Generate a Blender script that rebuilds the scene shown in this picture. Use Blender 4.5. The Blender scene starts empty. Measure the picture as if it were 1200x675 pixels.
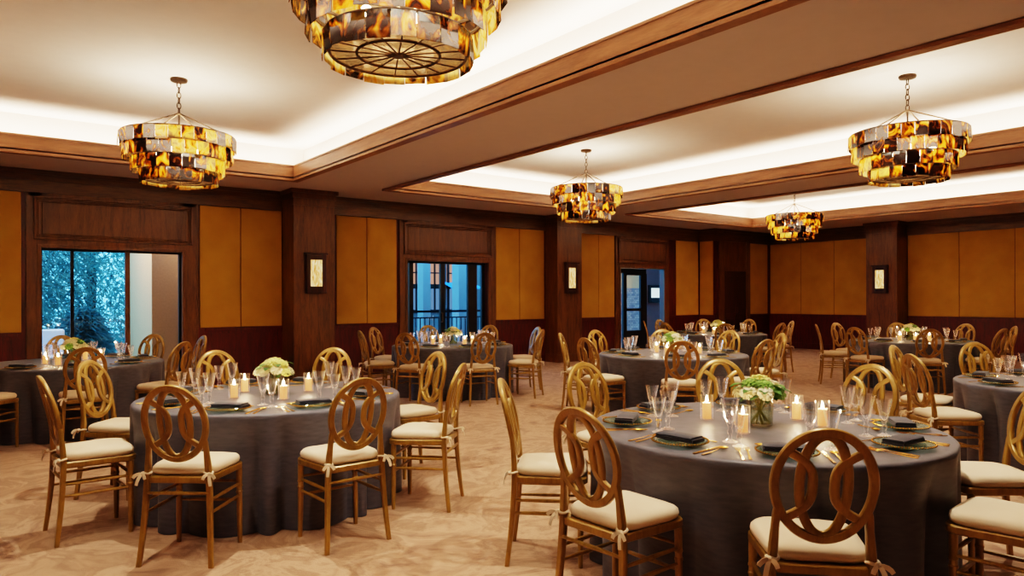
import bpy, math, random
from mathutils import Vector, Matrix
C = bpy.context.scene.collection
PI = math.pi
R = math.radians
rnd = random.Random(7)

# ------------------------------------------------------------------ mesh builder
class MB:
    def __init__(s):
        s.v = []; s.f = []
    def add(s, vs, fs):
        o = len(s.v); s.v += [tuple(p) for p in vs]; s.f += [tuple(i + o for i in q) for q in fs]
        return s
    def box(s, x0, x1, y0, y1, z0, z1, b=0.0):
        if b <= 0:
            vs = [(x, y, z) for z in (z0, z1) for y in (y0, y1) for x in (x0, x1)]
            return s.add(vs, [(0, 2, 3, 1), (4, 5, 7, 6), (0, 1, 5, 4), (2, 6, 7, 3), (0, 4, 6, 2), (1, 3, 7, 5)])
        vs = []; idx = {}
        for sx in (0, 1):
            for sy in (0, 1):
                for sz in (0, 1):
                    X, Y, Z = (x0, x1)[sx], (y0, y1)[sy], (z0, z1)[sz]
                    dx, dy, dz = (b, -b)[sx], (b, -b)[sy], (b, -b)[sz]
                    idx[sx, sy, sz] = (len(vs), len(vs) + 1, len(vs) + 2)
                    vs += [(X, Y + dy, Z + dz), (X + dx, Y, Z + dz), (X + dx, Y + dy, Z)]
        fs = []
        g = idx
        for k in (0, 1):
            fs.append((g[k,0,0][0], g[k,1,0][0], g[k,1,1][0], g[k,0,1][0]))
            fs.append((g[0,k,0][1], g[1,k,0][1], g[1,k,1][1], g[0,k,1][1]))
            fs.append((g[0,0,k][2], g[1,0,k][2], g[1,1,k][2], g[0,1,k][2]))
        for a in (0, 1):
            for c in (0, 1):
                fs.append((g[a,c,0][0], g[a,c,0][1], g[a,c,1][1], g[a,c,1][0]))
                fs.append((g[a,0,c][0], g[a,0,c][2], g[a,1,c][2], g[a,1,c][0]))
                fs.append((g[0,a,c][1], g[0,a,c][2], g[1,a,c][2], g[1,a,c][1]))
        for k in g.values(): fs.append(k)
        return s.add(vs, fs)
    def lathe(s, prof, n=24, cx=0, cy=0, cz=0, phase=0.0):
        vs = []; fs = []; rings = []
        for r, z in prof:
            if r < 1e-6:
                rings.append([len(vs)] * n); vs.append((cx, cy, cz + z))
            else:
                rings.append(list(range(len(vs), len(vs) + n)))
                vs += [(cx + r * math.cos(2 * PI * i / n + phase), cy + r * math.sin(2 * PI * i / n + phase), cz + z) for i in range(n)]
        for a, b in zip(rings, rings[1:]):
            for i in range(n):
                j = (i + 1) % n
                q = []
                for k in (a[i], a[j], b[j], b[i]):
                    if k not in q: q.append(k)
                if len(q) > 2: fs.append(tuple(q))
        return s.add(vs, fs)
    def sweep(s, path, frames, sec, closed=False, scales=None, cap=True):
        n = len(sec); vs = []; fs = []
        for i, p in enumerate(path):
            a, b = frames[i]; k = scales[i] if scales else 1.0
            for u, w in sec: vs.append(p + a * (u * k) + b * (w * k))
        m = len(path)
        for i in range(m if closed else m - 1):
            j = (i + 1) % m
            for t in range(n):
                t2 = (t + 1) % n
                fs.append((i * n + t, i * n + t2, j * n + t2, j * n + t))
        if not closed and cap:
            fs.append(tuple(range(n - 1, -1, -1))); fs.append(tuple((m - 1) * n + t for t in range(n)))
        return s.add(vs, fs)
    def tube(s, pts, r, n=8, closed=False, rs=None):
        pts = [Vector(p) for p in pts]; m = len(pts); fr = []
        for i in range(m):
            a = pts[(i - 1) % m] if (closed or i > 0) else pts[i]; b = pts[(i + 1) % m] if (closed or i < m - 1) else pts[i]
            t = (b - a).normalized()
            up = Vector((0, 0, 1)) if abs(t.z) < 0.9 else Vector((0, 1, 0))
            x = t.cross(up).normalized(); y = x.cross(t).normalized(); fr.append((x, y))
        sec = [(r * math.cos(2 * PI * i / n), r * math.sin(2 * PI * i / n)) for i in range(n)]
        return s.sweep(pts, fr, sec, closed, rs)
    def ball(s, c, rx, ry=None, rz=None, n=12, m=8):
        ry = ry or rx; rz = rz or rx
        prof = [(math.sin(PI * i / m), -math.cos(PI * i / m)) for i in range(m + 1)]
        k = MB(); k.lathe([(max(0, a) if 0 < i < m else 0, b) for i, (a, b) in enumerate(prof)], n)
        return s.add([(c[0] + x * rx, c[1] + y * ry, c[2] + z * rz) for x, y, z in k.v], k.f)
    def quad(s, a, b, c, d): return s.add([a, b, c, d], [(0, 1, 2, 3)])
    def xf(s, mat):
        s.v = [tuple(mat @ Vector(p)) for p in s.v]; return s
    def mesh(s, name, m, smooth=35):
        me = bpy.data.meshes.new(name); me.from_pydata([tuple(p) for p in s.v], [], s.f)
        if m: me.materials.append(m)
        if smooth:
            me.shade_smooth()
            if smooth < 180: me.set_sharp_from_angle(angle=R(smooth))
        me.update(); return me
    def build(s, name, m, parent=None, smooth=35):
        o = bpy.data.objects.new(name, s.mesh(name, m, smooth)); C.objects.link(o)
        if parent: o.parent = parent
        return o

def fix(o):   # outward normals
    import bmesh
    b = bmesh.new(); b.from_mesh(o.data); bmesh.ops.recalc_face_normals(b, faces=b.faces); b.to_mesh(o.data); b.free(); return o
def tag(o, label=None, cat=None, group=None, kind=None):
    if label: o['label'] = label
    if cat: o['category'] = cat
    if group: o['group'] = group
    if kind: o['kind'] = kind
    return o
def empty(name, loc=(0, 0, 0), rz=0, label=None, cat=None, group=None, kind=None):
    o = bpy.data.objects.new(name, None); C.objects.link(o); o.location = loc; o.rotation_euler = (0, 0, rz)
    o.empty_display_size = .1
    return tag(o, label, cat, group, kind)
def copy_tree(o, parent=None):
    c = o.copy(); C.objects.link(c); c.parent = parent
    for ch in KIDS.get(o.name, []): copy_tree(ch, c)
    return c
KIDS = {}
def remember(o):
    for q in bpy.data.objects:
        if q.parent: KIDS.setdefault(q.parent.name, [])
    KIDS.clear()
    for q in bpy.data.objects:
        if q.parent: KIDS.setdefault(q.parent.name, []).append(q)
class Proto:
    """first use hands out the source itself, later uses hand out copies"""
    def __init__(s, o):
        s.o = o; s.used = False; remember(o)
        s.kids = dict(KIDS)
    def get(s, loc, rz, label, group):
        global KIDS
        if not s.used: s.used = True; o = s.o
        else:
            KIDS = s.kids; o = copy_tree(s.o)
        o.location = loc; o.rotation_euler = (0, 0, rz); o['label'] = label
        if group: o['group'] = group
        return o

# ------------------------------------------------------------------ materials
def srgb(r, g, b):
    f = lambda c: (c / 255 / 12.92) if c / 255 <= 0.04045 else ((c / 255 + 0.055) / 1.055) ** 2.4
    return (f(r), f(g), f(b), 1)
def nm(name):
    m = bpy.data.materials.new(name); m.use_nodes = True; t = m.node_tree; t.nodes.clear()
    out = t.nodes.new('ShaderNodeOutputMaterial'); return m, t, out
def node(t, typ, **kw):
    n = t.nodes.new(typ)
    for k, v in kw.items():
        if k in n.inputs: n.inputs[k].default_value = v
        else: setattr(n, k, v)
    return n
def princ(t, out, **kw):
    p = t.nodes.new('ShaderNodeBsdfPrincipled')
    for k, v in kw.items(): p.inputs[k.replace('_', ' ')].default_value = v
    t.links.new(p.outputs[0], out.inputs[0]); return p
def ramp(t, stops, inter='LINEAR'):
    r = t.nodes.new('ShaderNodeValToRGB'); r.color_ramp.interpolation = inter
    e = r.color_ramp.elements
    while len(e) < len(stops): e.new(.5)
    for i, (p, c) in enumerate(stops): e[i].position = p; e[i].color = c
    return r
def coords(t, scale=(1, 1, 1), kind='Object', rot=(0, 0, 0)):
    tc = t.nodes.new('ShaderNodeTexCoord'); mp = t.nodes.new('ShaderNodeMapping')
    mp.inputs['Scale'].default_value = scale; mp.inputs['Rotation'].default_value = rot
    t.links.new(tc.outputs[kind], mp.inputs[0]); return mp.outputs[0]
def bump(t, p, src, strength=.2, dist=.01):
    b = t.nodes.new('ShaderNodeBump'); b.inputs['Strength'].default_value = strength; b.inputs['Distance'].default_value = dist
    t.links.new(src, b.inputs['Height']); t.links.new(b.outputs[0], p.inputs['Normal'])

def mat_plain(name, col, rough=.5, metal=0, noise=0.0, nscale=8, spec=.5, bmp=0, sheen=0):
    m, t, out = nm(name); p = princ(t, out, Base_Color=col, Roughness=rough, Metallic=metal)
    p.inputs['Specular IOR Level'].default_value = spec
    if sheen: p.inputs['Sheen Weight'].default_value = sheen
    n = node(t, 'ShaderNodeTexNoise', Scale=nscale, Detail=5.0); t.links.new(coords(t), n.inputs[0])
    k = max(noise, .02)
    r = ramp(t, [(.25, tuple(c * (1 - k) for c in col[:3]) + (1,)), (.75, tuple(min(1, c * (1 + k)) for c in col[:3]) + (1,))])
    t.links.new(n.outputs[0], r.inputs[0]); t.links.new(r.outputs[0], p.inputs['Base Color'])
    if bmp: bump(t, p, n.outputs[0], bmp)
    return m
def mat_wood(name, dark, light, scale=(1, 1, 1), rough=.38, coat=.15):
    m, t, out = nm(name); p = princ(t, out, Roughness=rough); p.inputs['Coat Weight'].default_value = coat; p.inputs['Coat Roughness'].default_value = .25
    v = coords(t, scale)
    n = node(t, 'ShaderNodeTexNoise', Scale=3.0, Detail=8.0, Roughness=.62, Distortion=.6); t.links.new(v, n.inputs[0])
    w = node(t, 'ShaderNodeTexNoise', Scale=22.0, Detail=3.0); t.links.new(v, w.inputs[0])
    mx = node(t, 'ShaderNodeMath', operation='MULTIPLY_ADD'); mx.inputs[1].default_value = .35; t.links.new(w.outputs[0], mx.inputs[0]); t.links.new(n.outputs[0], mx.inputs[2])
    r = ramp(t, [(.45, dark), (.85, light)]); t.links.new(mx.outputs[0], r.inputs[0]); t.links.new(r.outputs[0], p.inputs['Base Color'])
    bump(t, p, mx.outputs[0], .05); return m
def mat_fabric(name, c0, c1, weave=900):
    m, t, out = nm(name); p = princ(t, out, Roughness=.85); p.inputs['Sheen Weight'].default_value = .15
    n = node(t, 'ShaderNodeTexNoise', Scale=2.2, Detail=6.0); t.links.new(coords(t), n.inputs[0])
    r = ramp(t, [(.3, c0), (.7, c1)]); t.links.new(n.outputs[0], r.inputs[0]); t.links.new(r.outputs[0], p.inputs['Base Color'])
    w = node(t, 'ShaderNodeTexNoise', Scale=float(weave) / 6, Detail=2.0); t.links.new(coords(t), w.inputs[0]); bump(t, p, w.outputs[0], .15, .003); return m
def mat_glass(name, tint=(1, 1, 1, 1), mix=.4, rough=.02, ior=1.5):
    m, t, out = nm(name)
    g = node(t, 'ShaderNodeBsdfGlass', Color=tint, Roughness=rough, IOR=ior); tr = node(t, 'ShaderNodeBsdfTransparent', Color=tint)
    mx = node(t, 'ShaderNodeMixShader'); t.links.new(tr.outputs[0], mx.inputs[1]); t.links.new(g.outputs[0], mx.inputs[2])
    lw = node(t, 'ShaderNodeLayerWeight', Blend=.45)
    r = node(t, 'ShaderNodeMapRange'); r.inputs['To Min'].default_value = mix; r.inputs['To Max'].default_value = min(1.0, mix + .35)
    t.links.new(lw.outputs['Facing'], r.inputs[0]); t.links.new(r.outputs[0], mx.inputs[0]); t.links.new(mx.outputs[0], out.inputs[0]); return m
def mat_pane(name, tint=(.92, .95, .97, 1), refl=.08, top=.6, blend=.15, rough=.02):
    m, t, out = nm(name)
    g = node(t, 'ShaderNodeBsdfGlossy', Roughness=rough); tr = node(t, 'ShaderNodeBsdfTransparent', Color=tint)
    fr = node(t, 'ShaderNodeLayerWeight', Blend=blend); ml = node(t, 'ShaderNodeMapRange'); ml.inputs['To Min'].default_value = refl * .4; ml.inputs['To Max'].default_value = top
    t.links.new(fr.outputs['Fresnel'], ml.inputs[0])
    mx = node(t, 'ShaderNodeMixShader'); t.links.new(ml.outputs[0], mx.inputs[0]); t.links.new(tr.outputs[0], mx.inputs[1]); t.links.new(g.outputs[0], mx.inputs[2]); t.links.new(mx.outputs[0], out.inputs[0]); return m
def mat_emit(name, col, strength):
    m, t, out = nm(name); e = node(t, 'ShaderNodeEmission', Color=col, Strength=strength); t.links.new(e.outputs[0], out.inputs[0]); return m

WOOD = mat_wood('mahogany_wainscot', srgb(56, 8, 4), srgb(98, 21, 8), (6, 6, .8))
WOOD_H = mat_wood('mahogany_crown_warmlit', srgb(66, 36, 10), srgb(108, 70, 24), (.8, .8, 6))  # same mahogany made browner; yellow lamp glow put into the colour
WOOD_P = mat_wood('mahogany_pillar_warmlit', srgb(70, 36, 10), srgb(118, 73, 26), (5, 5, .7))  # tone between lit olive and red wood, warm light put into the colour
WOOD_C = mat_wood('coffer_board_wood', srgb(118, 80, 52), srgb(160, 114, 78), (.6, .6, 6), .45)
DARKW = mat_wood('dark_mahogany_door', srgb(36, 8, 4), srgb(70, 20, 9), (6, 6, .8))
FABRIC = mat_fabric('mustard_wall_fabric', srgb(184, 136, 46), srgb(202, 154, 58))
SOFFIT = mat_plain('soffit_paint', srgb(212, 200, 198), .85, noise=.02)
CEILP = mat_plain('ceiling_paint', srgb(236, 226, 218), .9, noise=.02)
BLACKM = mat_plain('black_door_metal', srgb(20, 17, 18), .4, .3)
IRON = mat_plain('railing_iron', srgb(30, 34, 42), .5, .4)
STUCCO = mat_plain('beige_stucco', srgb(180, 146, 104), .9, noise=.08, nscale=30, bmp=.2)
BRONZE = mat_plain('aged_bronze', srgb(96, 76, 58), .42, .85, noise=.2, nscale=40)
GOLDW = mat_wood('gold_painted_wood', srgb(122, 89, 28), srgb(164, 126, 52), (4, 4, 1.2), .33, .35)
for n in GOLDW.node_tree.nodes:
    if n.type == 'BSDF_PRINCIPLED': n.inputs['Metallic'].default_value = .3
IVORY = mat_fabric('ivory_cotton', srgb(218, 194, 160), srgb(232, 212, 180), 700)
GOLD = mat_plain('gold_flatware', srgb(226, 176, 84), .22, 1.0)
NAPK = mat_fabric('slate_napkin_cloth', srgb(44, 46, 56), srgb(58, 60, 70), 900)
def mat_crystal(name, tr_=.93, lo=.05, hi=.55):
    m, t, out = nm(name); tr = node(t, 'ShaderNodeBsdfTransparent', Color=(tr_, tr_, tr_, 1)); g = node(t, 'ShaderNodeBsdfGlossy', Roughness=.10)
    lw = node(t, 'ShaderNodeLayerWeight', Blend=.35); mr = node(t, 'ShaderNodeMapRange'); mr.inputs['To Min'].default_value = lo; mr.inputs['To Max'].default_value = hi
    t.links.new(lw.outputs['Facing'], mr.inputs[0]); t.links.new(mr.outputs[0], g.inputs[0])
    a = t.nodes.new('ShaderNodeAddShader'); t.links.new(tr.outputs[0], a.inputs[0]); t.links.new(g.outputs[0], a.inputs[1]); t.links.new(a.outputs[0], out.inputs[0]); return m
GLASS = mat_crystal('crystal', .86, .10, .95)
GLASSP = mat_glass('plate_glass', (.80, .93, .89, 1), .35)
GLASST = mat_crystal('candle_glass')
GLASSV = mat_glass('vase_glass', (.95, .98, .95, 1), .15)
PANE = mat_pane('door_glass')
WAX = None

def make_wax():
    m, t, out = nm('ivory_wax_glow'); p = princ(t, out, Base_Color=srgb(255, 226, 186), Roughness=.5)
    p.inputs['Emission Color'].default_value = srgb(255, 186, 110); p.inputs['Emission Strength'].default_value = .42  # even emission stands in for flame light glowing through the wax
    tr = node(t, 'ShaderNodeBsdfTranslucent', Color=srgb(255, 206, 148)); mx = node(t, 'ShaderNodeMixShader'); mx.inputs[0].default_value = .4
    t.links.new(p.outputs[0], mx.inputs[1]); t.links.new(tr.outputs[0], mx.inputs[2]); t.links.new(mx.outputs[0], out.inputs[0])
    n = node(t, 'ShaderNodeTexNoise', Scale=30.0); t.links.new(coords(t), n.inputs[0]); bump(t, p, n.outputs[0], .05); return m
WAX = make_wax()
FLAME = mat_emit('candle_flame', (1.0, .66, .34, 1), 380.0)
WICK = mat_plain('burnt_wick', srgb(25, 20, 18), .9)
COVE = mat_emit('cove_led', (1.0, .825, .62, 1), 55.0)

def make_cloth():
    m, t, out = nm('slate_satin_cloth'); p = princ(t, out, Roughness=.46); p.inputs['Sheen Weight'].default_value = .04; p.inputs['Specular IOR Level'].default_value = .42
    v = coords(t, (1, 1, 4)); n = node(t, 'ShaderNodeTexNoise', Scale=14.0, Detail=6.0); t.links.new(v, n.inputs[0])
    r = ramp(t, [(.3, srgb(72, 72, 80)), (.7, srgb(88, 88, 97))]); t.links.new(n.outputs[0], r.inputs[0]); t.links.new(r.outputs[0], p.inputs['Base Color'])
    bump(t, p, n.outputs[0], .12, .01); return m
CLOTH = make_cloth()
def make_carpet():
    m, t, out = nm('tan_swirl_carpet'); p = princ(t, out, Roughness=.95); p.inputs['Sheen Weight'].default_value = .2; p.inputs['Specular IOR Level'].default_value = .15
    v = coords(t, (1, 1, 1))
    d = node(t, 'ShaderNodeTexNoise', Scale=.55, Detail=4.0); t.links.new(v, d.inputs[0])
    mv = node(t, 'ShaderNodeMixRGB', blend_type='LINEAR_LIGHT', Fac=.9); t.links.new(v, mv.inputs[1]); t.links.new(d.outputs['Color'], mv.inputs[2])
    n = node(t, 'ShaderNodeTexNoise', Scale=1.15, Detail=9.0, Roughness=.66, Distortion=2.2); t.links.new(mv.outputs[0], n.inputs[0])
    r = ramp(t, [(.33, srgb(124, 90, 68)), (.42, srgb(162, 126, 98)), (.49, srgb(182, 147, 116)), (.55, srgb(148, 113, 86)), (.64, srgb(176, 141, 110))])
    t.links.new(n.outputs[0], r.inputs[0]); t.links.new(r.outputs[0], p.inputs['Base Color'])
    f = node(t, 'ShaderNodeTexNoise', Scale=180.0, Detail=2.0); t.links.new(v, f.inputs[0]); bump(t, p, f.outputs[0], .4, .01); return m
CARPET = make_carpet()
def make_shell():
    m, t, out = nm('amber_shell_tile'); geo = t.nodes.new('ShaderNodeNewGeometry'); tc = t.nodes.new('ShaderNodeTexCoord')
    sc = node(t, 'ShaderNodeMath', operation='MULTIPLY'); sc.inputs[1].default_value = 37.0; t.links.new(geo.outputs['Random Per Island'], sc.inputs[0])
    cb = t.nodes.new('ShaderNodeCombineXYZ'); t.links.new(sc.outputs[0], cb.inputs[0]); t.links.new(sc.outputs[0], cb.inputs[2])
    va = node(t, 'ShaderNodeVectorMath', operation='ADD'); mp = t.nodes.new('ShaderNodeMapping'); mp.inputs['Scale'].default_value = (9, 9, 6.5)
    t.links.new(tc.outputs['Object'], mp.inputs[0]); t.links.new(mp.outputs[0], va.inputs[0]); t.links.new(cb.outputs[0], va.inputs[1])
    n = node(t, 'ShaderNodeTexNoise', Scale=1.0, Detail=5.0, Distortion=1.5); t.links.new(va.outputs[0], n.inputs[0])
    of = node(t, 'ShaderNodeMapRange'); of.inputs['To Min'].default_value = -.17; of.inputs['To Max'].default_value = .17; t.links.new(geo.outputs['Random Per Island'], of.inputs[0])
    ad = node(t, 'ShaderNodeMath', operation='ADD'); t.links.new(n.outputs[0], ad.inputs[0]); t.links.new(of.outputs[0], ad.inputs[1])
    r = ramp(t, [(.30, srgb(38, 24, 14)), (.43, srgb(84, 50, 20)), (.50, srgb(170, 110, 36)), (.56, srgb(244, 190, 72)), (.66, srgb(250, 226, 150)), (.78, srgb(170, 150, 122))]); t.links.new(ad.outputs[0], r.inputs[0])
    tl = node(t, 'ShaderNodeBsdfTranslucent'); t.links.new(r.outputs[0], tl.inputs[0])
    df = node(t, 'ShaderNodeBsdfDiffuse'); t.links.new(r.outputs[0], df.inputs[0])
    gl = node(t, 'ShaderNodeBsdfGlossy', Roughness=.12)
    tp = node(t, 'ShaderNodeBsdfTransparent'); t.links.new(r.outputs[0], tp.inputs[0])
    a = node(t, 'ShaderNodeMixShader', Fac=.25); t.links.new(tl.outputs[0], a.inputs[1]); t.links.new(df.outputs[0], a.inputs[2])
    b = node(t, 'ShaderNodeMixShader', Fac=.22); t.links.new(a.outputs[0], b.inputs[1]); t.links.new(tp.outputs[0], b.inputs[2])
    c = node(t, 'ShaderNodeMixShader', Fac=.12); t.links.new(b.outputs[0], c.inputs[1]); t.links.new(gl.outputs[0], c.inputs[2])
    t.links.new(c.outputs[0], out.inputs[0]); return m
SHELL = make_shell()
def make_smoke():
    m, t, out = nm('smoked_disc_glass'); tp = node(t, 'ShaderNodeBsdfTransparent', Color=(.15, .10, .06, 1)); gl = node(t, 'ShaderNodeBsdfGlossy', Roughness=.08); tl = node(t, 'ShaderNodeBsdfTranslucent', Color=(.10, .06, .03, 1))
    a = node(t, 'ShaderNodeMixShader', Fac=.35); t.links.new(tp.outputs[0], a.inputs[1]); t.links.new(tl.outputs[0], a.inputs[2])
    b = node(t, 'ShaderNodeMixShader', Fac=.12); t.links.new(a.outputs[0], b.inputs[1]); t.links.new(gl.outputs[0], b.inputs[2]); t.links.new(b.outputs[0], out.inputs[0]); return m
SMOKE = make_smoke()

# ------------------------------------------------------------------ room dimensions
YA, XB = 12.12, 18.39           # doorway wall, back wall
X0, Y0 = -3.2, -2.6             # walls behind the viewer
YS, XS = 11.60, 15.82           # inset piece of the doorway wall
HC, HU = 3.275, 3.78            # soffit, coffer ceiling
ZR, ZT = .955, 2.95             # chair rail, top of fabric panels
HT = .12
def S(o, label=None): return tag(o, label, None, None, 'structure')

S(MB().box(X0, XB, Y0, YA + HT, -.12, 0).build('floor', CARPET, smooth=0), 'tan swirled carpet floor of the hall')
# walls
def wall_holes(name, x0, x1, y, holes, m):
    b = MB(); x = x0
    for a, c, z in holes:
        b.box(x, a, y, y + HT, 0, HC); b.box(a, c, y, y + HT, z, HC); x = c
    b.box(x, x1, y, y + HT, 0, HC); return S(b.build(name, m, smooth=0), 'mahogany panelled wall with doorways')
D1, D2, D3 = (.84, 2.71), (6.78, 8.71), (12.72, 14.34)
DZ = 2.165
wall_holes('wall_left', X0, XS, YA, [(*D1, DZ), (*D2, DZ), (*D3, DZ)], WOOD)
w = MB(); w.box(XS, XB + .3, YS, YA + HT, 0, HC); S(w.build('wall_inset', WOOD, smooth=0), 'wall section stepping into the hall beside the dark double door')
S(MB().box(XB, XB + .3, Y0, YS, 0, HC).build('wall_back', WOOD, smooth=0), 'far mahogany wall with mustard fabric panels')
S(MB().box(X0, XB, Y0 - .3, Y0, 0, HC).build('wall_right', WOOD, smooth=0), 'wall behind the viewer')
S(MB().box(X0 - .3, X0, Y0, YA, 0, HC).build('wall_front', WOOD, smooth=0), 'wall at the side of the viewer')
# soffit with three coffers
CX = [(-.45, 3.98), (5.63, 10.08), (11.53, 16.08)]; CY = (.85, 10.63)
xs = [X0 - .3, CX[0][0], CX[0][1], CX[1][0], CX[1][1], CX[2][0], CX[2][1], XB + .3]
b = MB()
for i in range(7):
    for j, (ya, yb) in enumerate(((Y0 - .3, CY[0]), CY, (CY[1], YA + .3))):
        if i % 2 == 1 and j == 1: continue
        b.box(xs[i], xs[i + 1], ya, yb, HC, HC + .02)
S(b.build('ceiling', SOFFIT, smooth=0), 'mauve soffit framing the coffers')
G = .25
for k, (xa, xb) in enumerate(CX):
    ya, yb = CY; b = MB(); X1, X2, Y1, Y2 = xa - G, xb + G, ya - G, yb + G
    b.box(X1, X2, Y1, Y2, HU, HU + .03)
    b.box(X1 - .03, X1, Y1, Y2, HC + .02, HU); b.box(X2, X2 + .03, Y1, Y2, HC + .02, HU)
    b.box(X1, X2, Y1 - .03, Y1, HC + .02, HU); b.box(X1, X2, Y2, Y2 + .03, HC + .02, HU)
    S(b.build('ceiling_coffer', CEILP, smooth=0), 'raised cream coffer ceiling with cove light')
    # wood fascia with lower moulding
    b = MB(); f0, f1 = HC - .035, HC + .205; w_ = .03
    for (p, q, r_, s_) in ((xa - w_, xa, ya - w_, yb + w_), (xb, xb + w_, ya - w_, yb + w_), (xa, xb, ya - w_, ya), (xa, xb, yb, yb + w_)):
        b.box(p, q, r_, s_, f0, f1)
    o = .10
    for (p, q, r_, s_) in ((xa - o, xa + .012, ya - o, yb + o), (xb - .012, xb + o, ya - o, yb + o), (xa + .012, xb - .012, ya - o, ya + .012), (xa + .012, xb - .012, yb - .012, yb + o)):
        b.box(p, q, r_, s_, HC - .04, HC - .004, .004)
    for (p, q, r_, s_) in ((xa, xa + .01, ya, yb), (xb - .01, xb, ya, yb), (xa, xb, ya, ya + .01), (xa, xb, yb - .01, yb)):
        b.box(p, q, r_, s_, f1 - .03, f1 - .012)
    S(b.build('trim_%d' % (k + 1), WOOD_C, smooth=0), 'brown wood board edging the coffer')
    b = MB(); z0 = HC + .172; e = .07
    for (p, q, r_, s_) in ((xa - e - .04, xa - e, ya, yb), (xb + e, xb + e + .04, ya, yb), (xa, xb, ya - e - .04, ya - e), (xa, xb, yb + e, yb + e + .04)):
        b.quad((p, r_, z0), (q, r_, z0), (q, s_, z0), (p, s_, z0))
    S(b.build('trim_cove_light', COVE, smooth=0), 'warm cove light strip hidden behind the coffer board')

# crown / frieze, chair rail and baseboard, one run per wall piece
def run(x0, x1, y0, y1, d):   # d = direction into the room (unit axis)
    """(section boxes) z0,z1,depth"""
    out = MB()
    for z0, z1, t in ((ZT, ZT + .03, .056), (ZT + .03, 3.12, .044), (3.12, 3.15, .060), (3.15, 3.21, .050), (3.21, HC - .001, .078)):
        blk(out, x0, x1, y0, y1, d, z0, z1, t)
    return out
def blk(out, x0, x1, y0, y1, d, z0, z1, t, b=0.0):
    if d == 'y-': out.box(x0, x1, y0 - t, y0, z0, z1, b)
    if d == 'y+': out.box(x0, x1, y0, y0 + t, z0, z1, b)
    if d == 'x-': out.box(x0 - t, x0, y0, y1, z0, z1, b)
    if d == 'x+': out.box(x0, x0 + t, y0, y1, z0, z1, b)
runs = {'left': (X0, XS, YA, YA, 'y-'), 'step': (XS, XS, YS - .06, YA, 'x-'), 'inset': (XS - .06, XB, YS, YS, 'y-'), 'back': (XB, XB, Y0, YS, 'x-'), 'right': (X0, XB, Y0, Y0, 'y+'), 'front': (X0, X0, Y0, YA, 'x+')}
gaps = {'left': [(.56, 3.05)[0:2], (6.60, 8.89), (12.54, 14.54)], 'inset': [(15.9, 17.45)]}
for k, a in runs.items():
    S(run(*a).build('trim_crown_' + k, WOOD_H, smooth=0), 'dark wood crown and frieze')
    rail = MB(); base = MB(); x = a[0]
    if k in gaps: segs = []; 
    spans = [(a[0], a[1], a[2], a[3])]
    if k in gaps:
        spans = []; x = a[0]
        for g0, g1 in gaps[k]:
            if g0 > x: spans.append((x, g0, a[2], a[3]))
            x = g1
        spans.append((x, a[1], a[2], a[3]))
    for sp in spans:
        blk(rail, *sp, a[4], ZR - .055, ZR, .030, .004); blk(rail, *sp, a[4], ZR - .10, ZR - .055, .016)
        blk(rail, *sp, a[4], ZR, ZT, .004)
        blk(base, *sp, a[4], 0, .16, .020, .004)
    S(rail.build('trim_rail_' + k, WOOD, smooth=0), 'dark wood chair rail'); S(base.build('baseboard_' + k, WOOD, smooth=0), 'dark wood baseboard')

# fabric wall panels: each a thing
def fpanel(a, b_, z0, z1, plane, axis, label):
    m = MB(); g = .006; t = .022
    if axis == 'y': m.box(a + g, b_ - g, plane - t, plane - .002, z0 + g, z1 - g, .006)
    else: m.box(plane - t, plane - .002, a + g, b_ - g, z0 + g, z1 - g, .006)
    return tag(m.build('fabric_wall_panel', FABRIC, smooth=0), label, 'wall panel', 'mustard fabric wall panels')
P_ = 'mustard fabric wall panel '
for a, c, l in ((-1.0, .61, 'cut by the picture edge beside the garden doorway'), (2.97, 3.62, 'just past the garden doorway casing'), (3.62, 4.32, 'on the garden doorway side of the first sconce pillar'),
                (5.31, 5.92, 'directly past the first sconce pillar'), (5.92, 6.55, 'beside the balcony doorway toward the first sconce pillar'),
                (8.92, 9.56, 'just past the balcony doorway casing'), (9.56, 10.27, 'next to the dark side of the second sconce pillar'),
                (11.1, 11.98, 'directly past the second sconce pillar'), (11.98, 12.52, 'beside the third doorway with the wall screen'),
                (14.84, 15.78, 'between the third doorway and the wall step')):
    fpanel(a, c, ZR, ZT, YA - .004, 'y', P_ + l)
fpanel(YS + .03, YA - .05, ZR, ZT, XS - .004, 'x', P_ + 'narrow, on the return of the wall step')
fpanel(17.40, 18.27, ZR, ZT, YS - .004, 'y', P_ + 'between the dark double door and the room corner')
for a, c, l in ((10.61, 11.56, 'on the far wall against the room corner'), (9.66, 10.61, 'on the far wall, middle one of three'), (8.62, 9.66, 'on the far wall against the far sconce pillar'),
                (6.65, 7.79, 'on the far wall just past the far sconce pillar'), (5.54, 6.65, 'on the far wall, second past the far sconce pillar'), (4.4, 5.54, 'on the far wall at the picture edge')):
    fpanel(a, c, ZR, ZT, XB - .004, 'x', P_ + l)

# pillars with crown and base
def pillar(name, x0, x1, y0, y1, label):
    m = MB(); m.box(x0, x1, y0, y1, 0, HC)
    for z0, z1, t in ((0, .16, .02), (.16, .18, .012), (3.00, 3.03, .014), (3.03, 3.12, .008), (3.12, 3.15, .03), (3.15, 3.21, .02), (3.21, HC - .002, .055)):
        m.box(x0 - t, x1 + t, y0 - t, y1 + t, z0, z1)
    return S(m.build(name, WOOD_P, smooth=0), label)
pillar('column_1', 4.32, 5.04, 11.55, 12.3, 'square mahogany pillar with a sconce by the garden doorway')
pillar('column_2', 10.315, 11.05, 11.70, 12.3, 'square mahogany pillar with a sconce by the balcony doorway')
pillar('column_3', 17.81, 18.5, 7.80, 8.54, 'square mahogany pillar with a sconce on the far wall')

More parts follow.
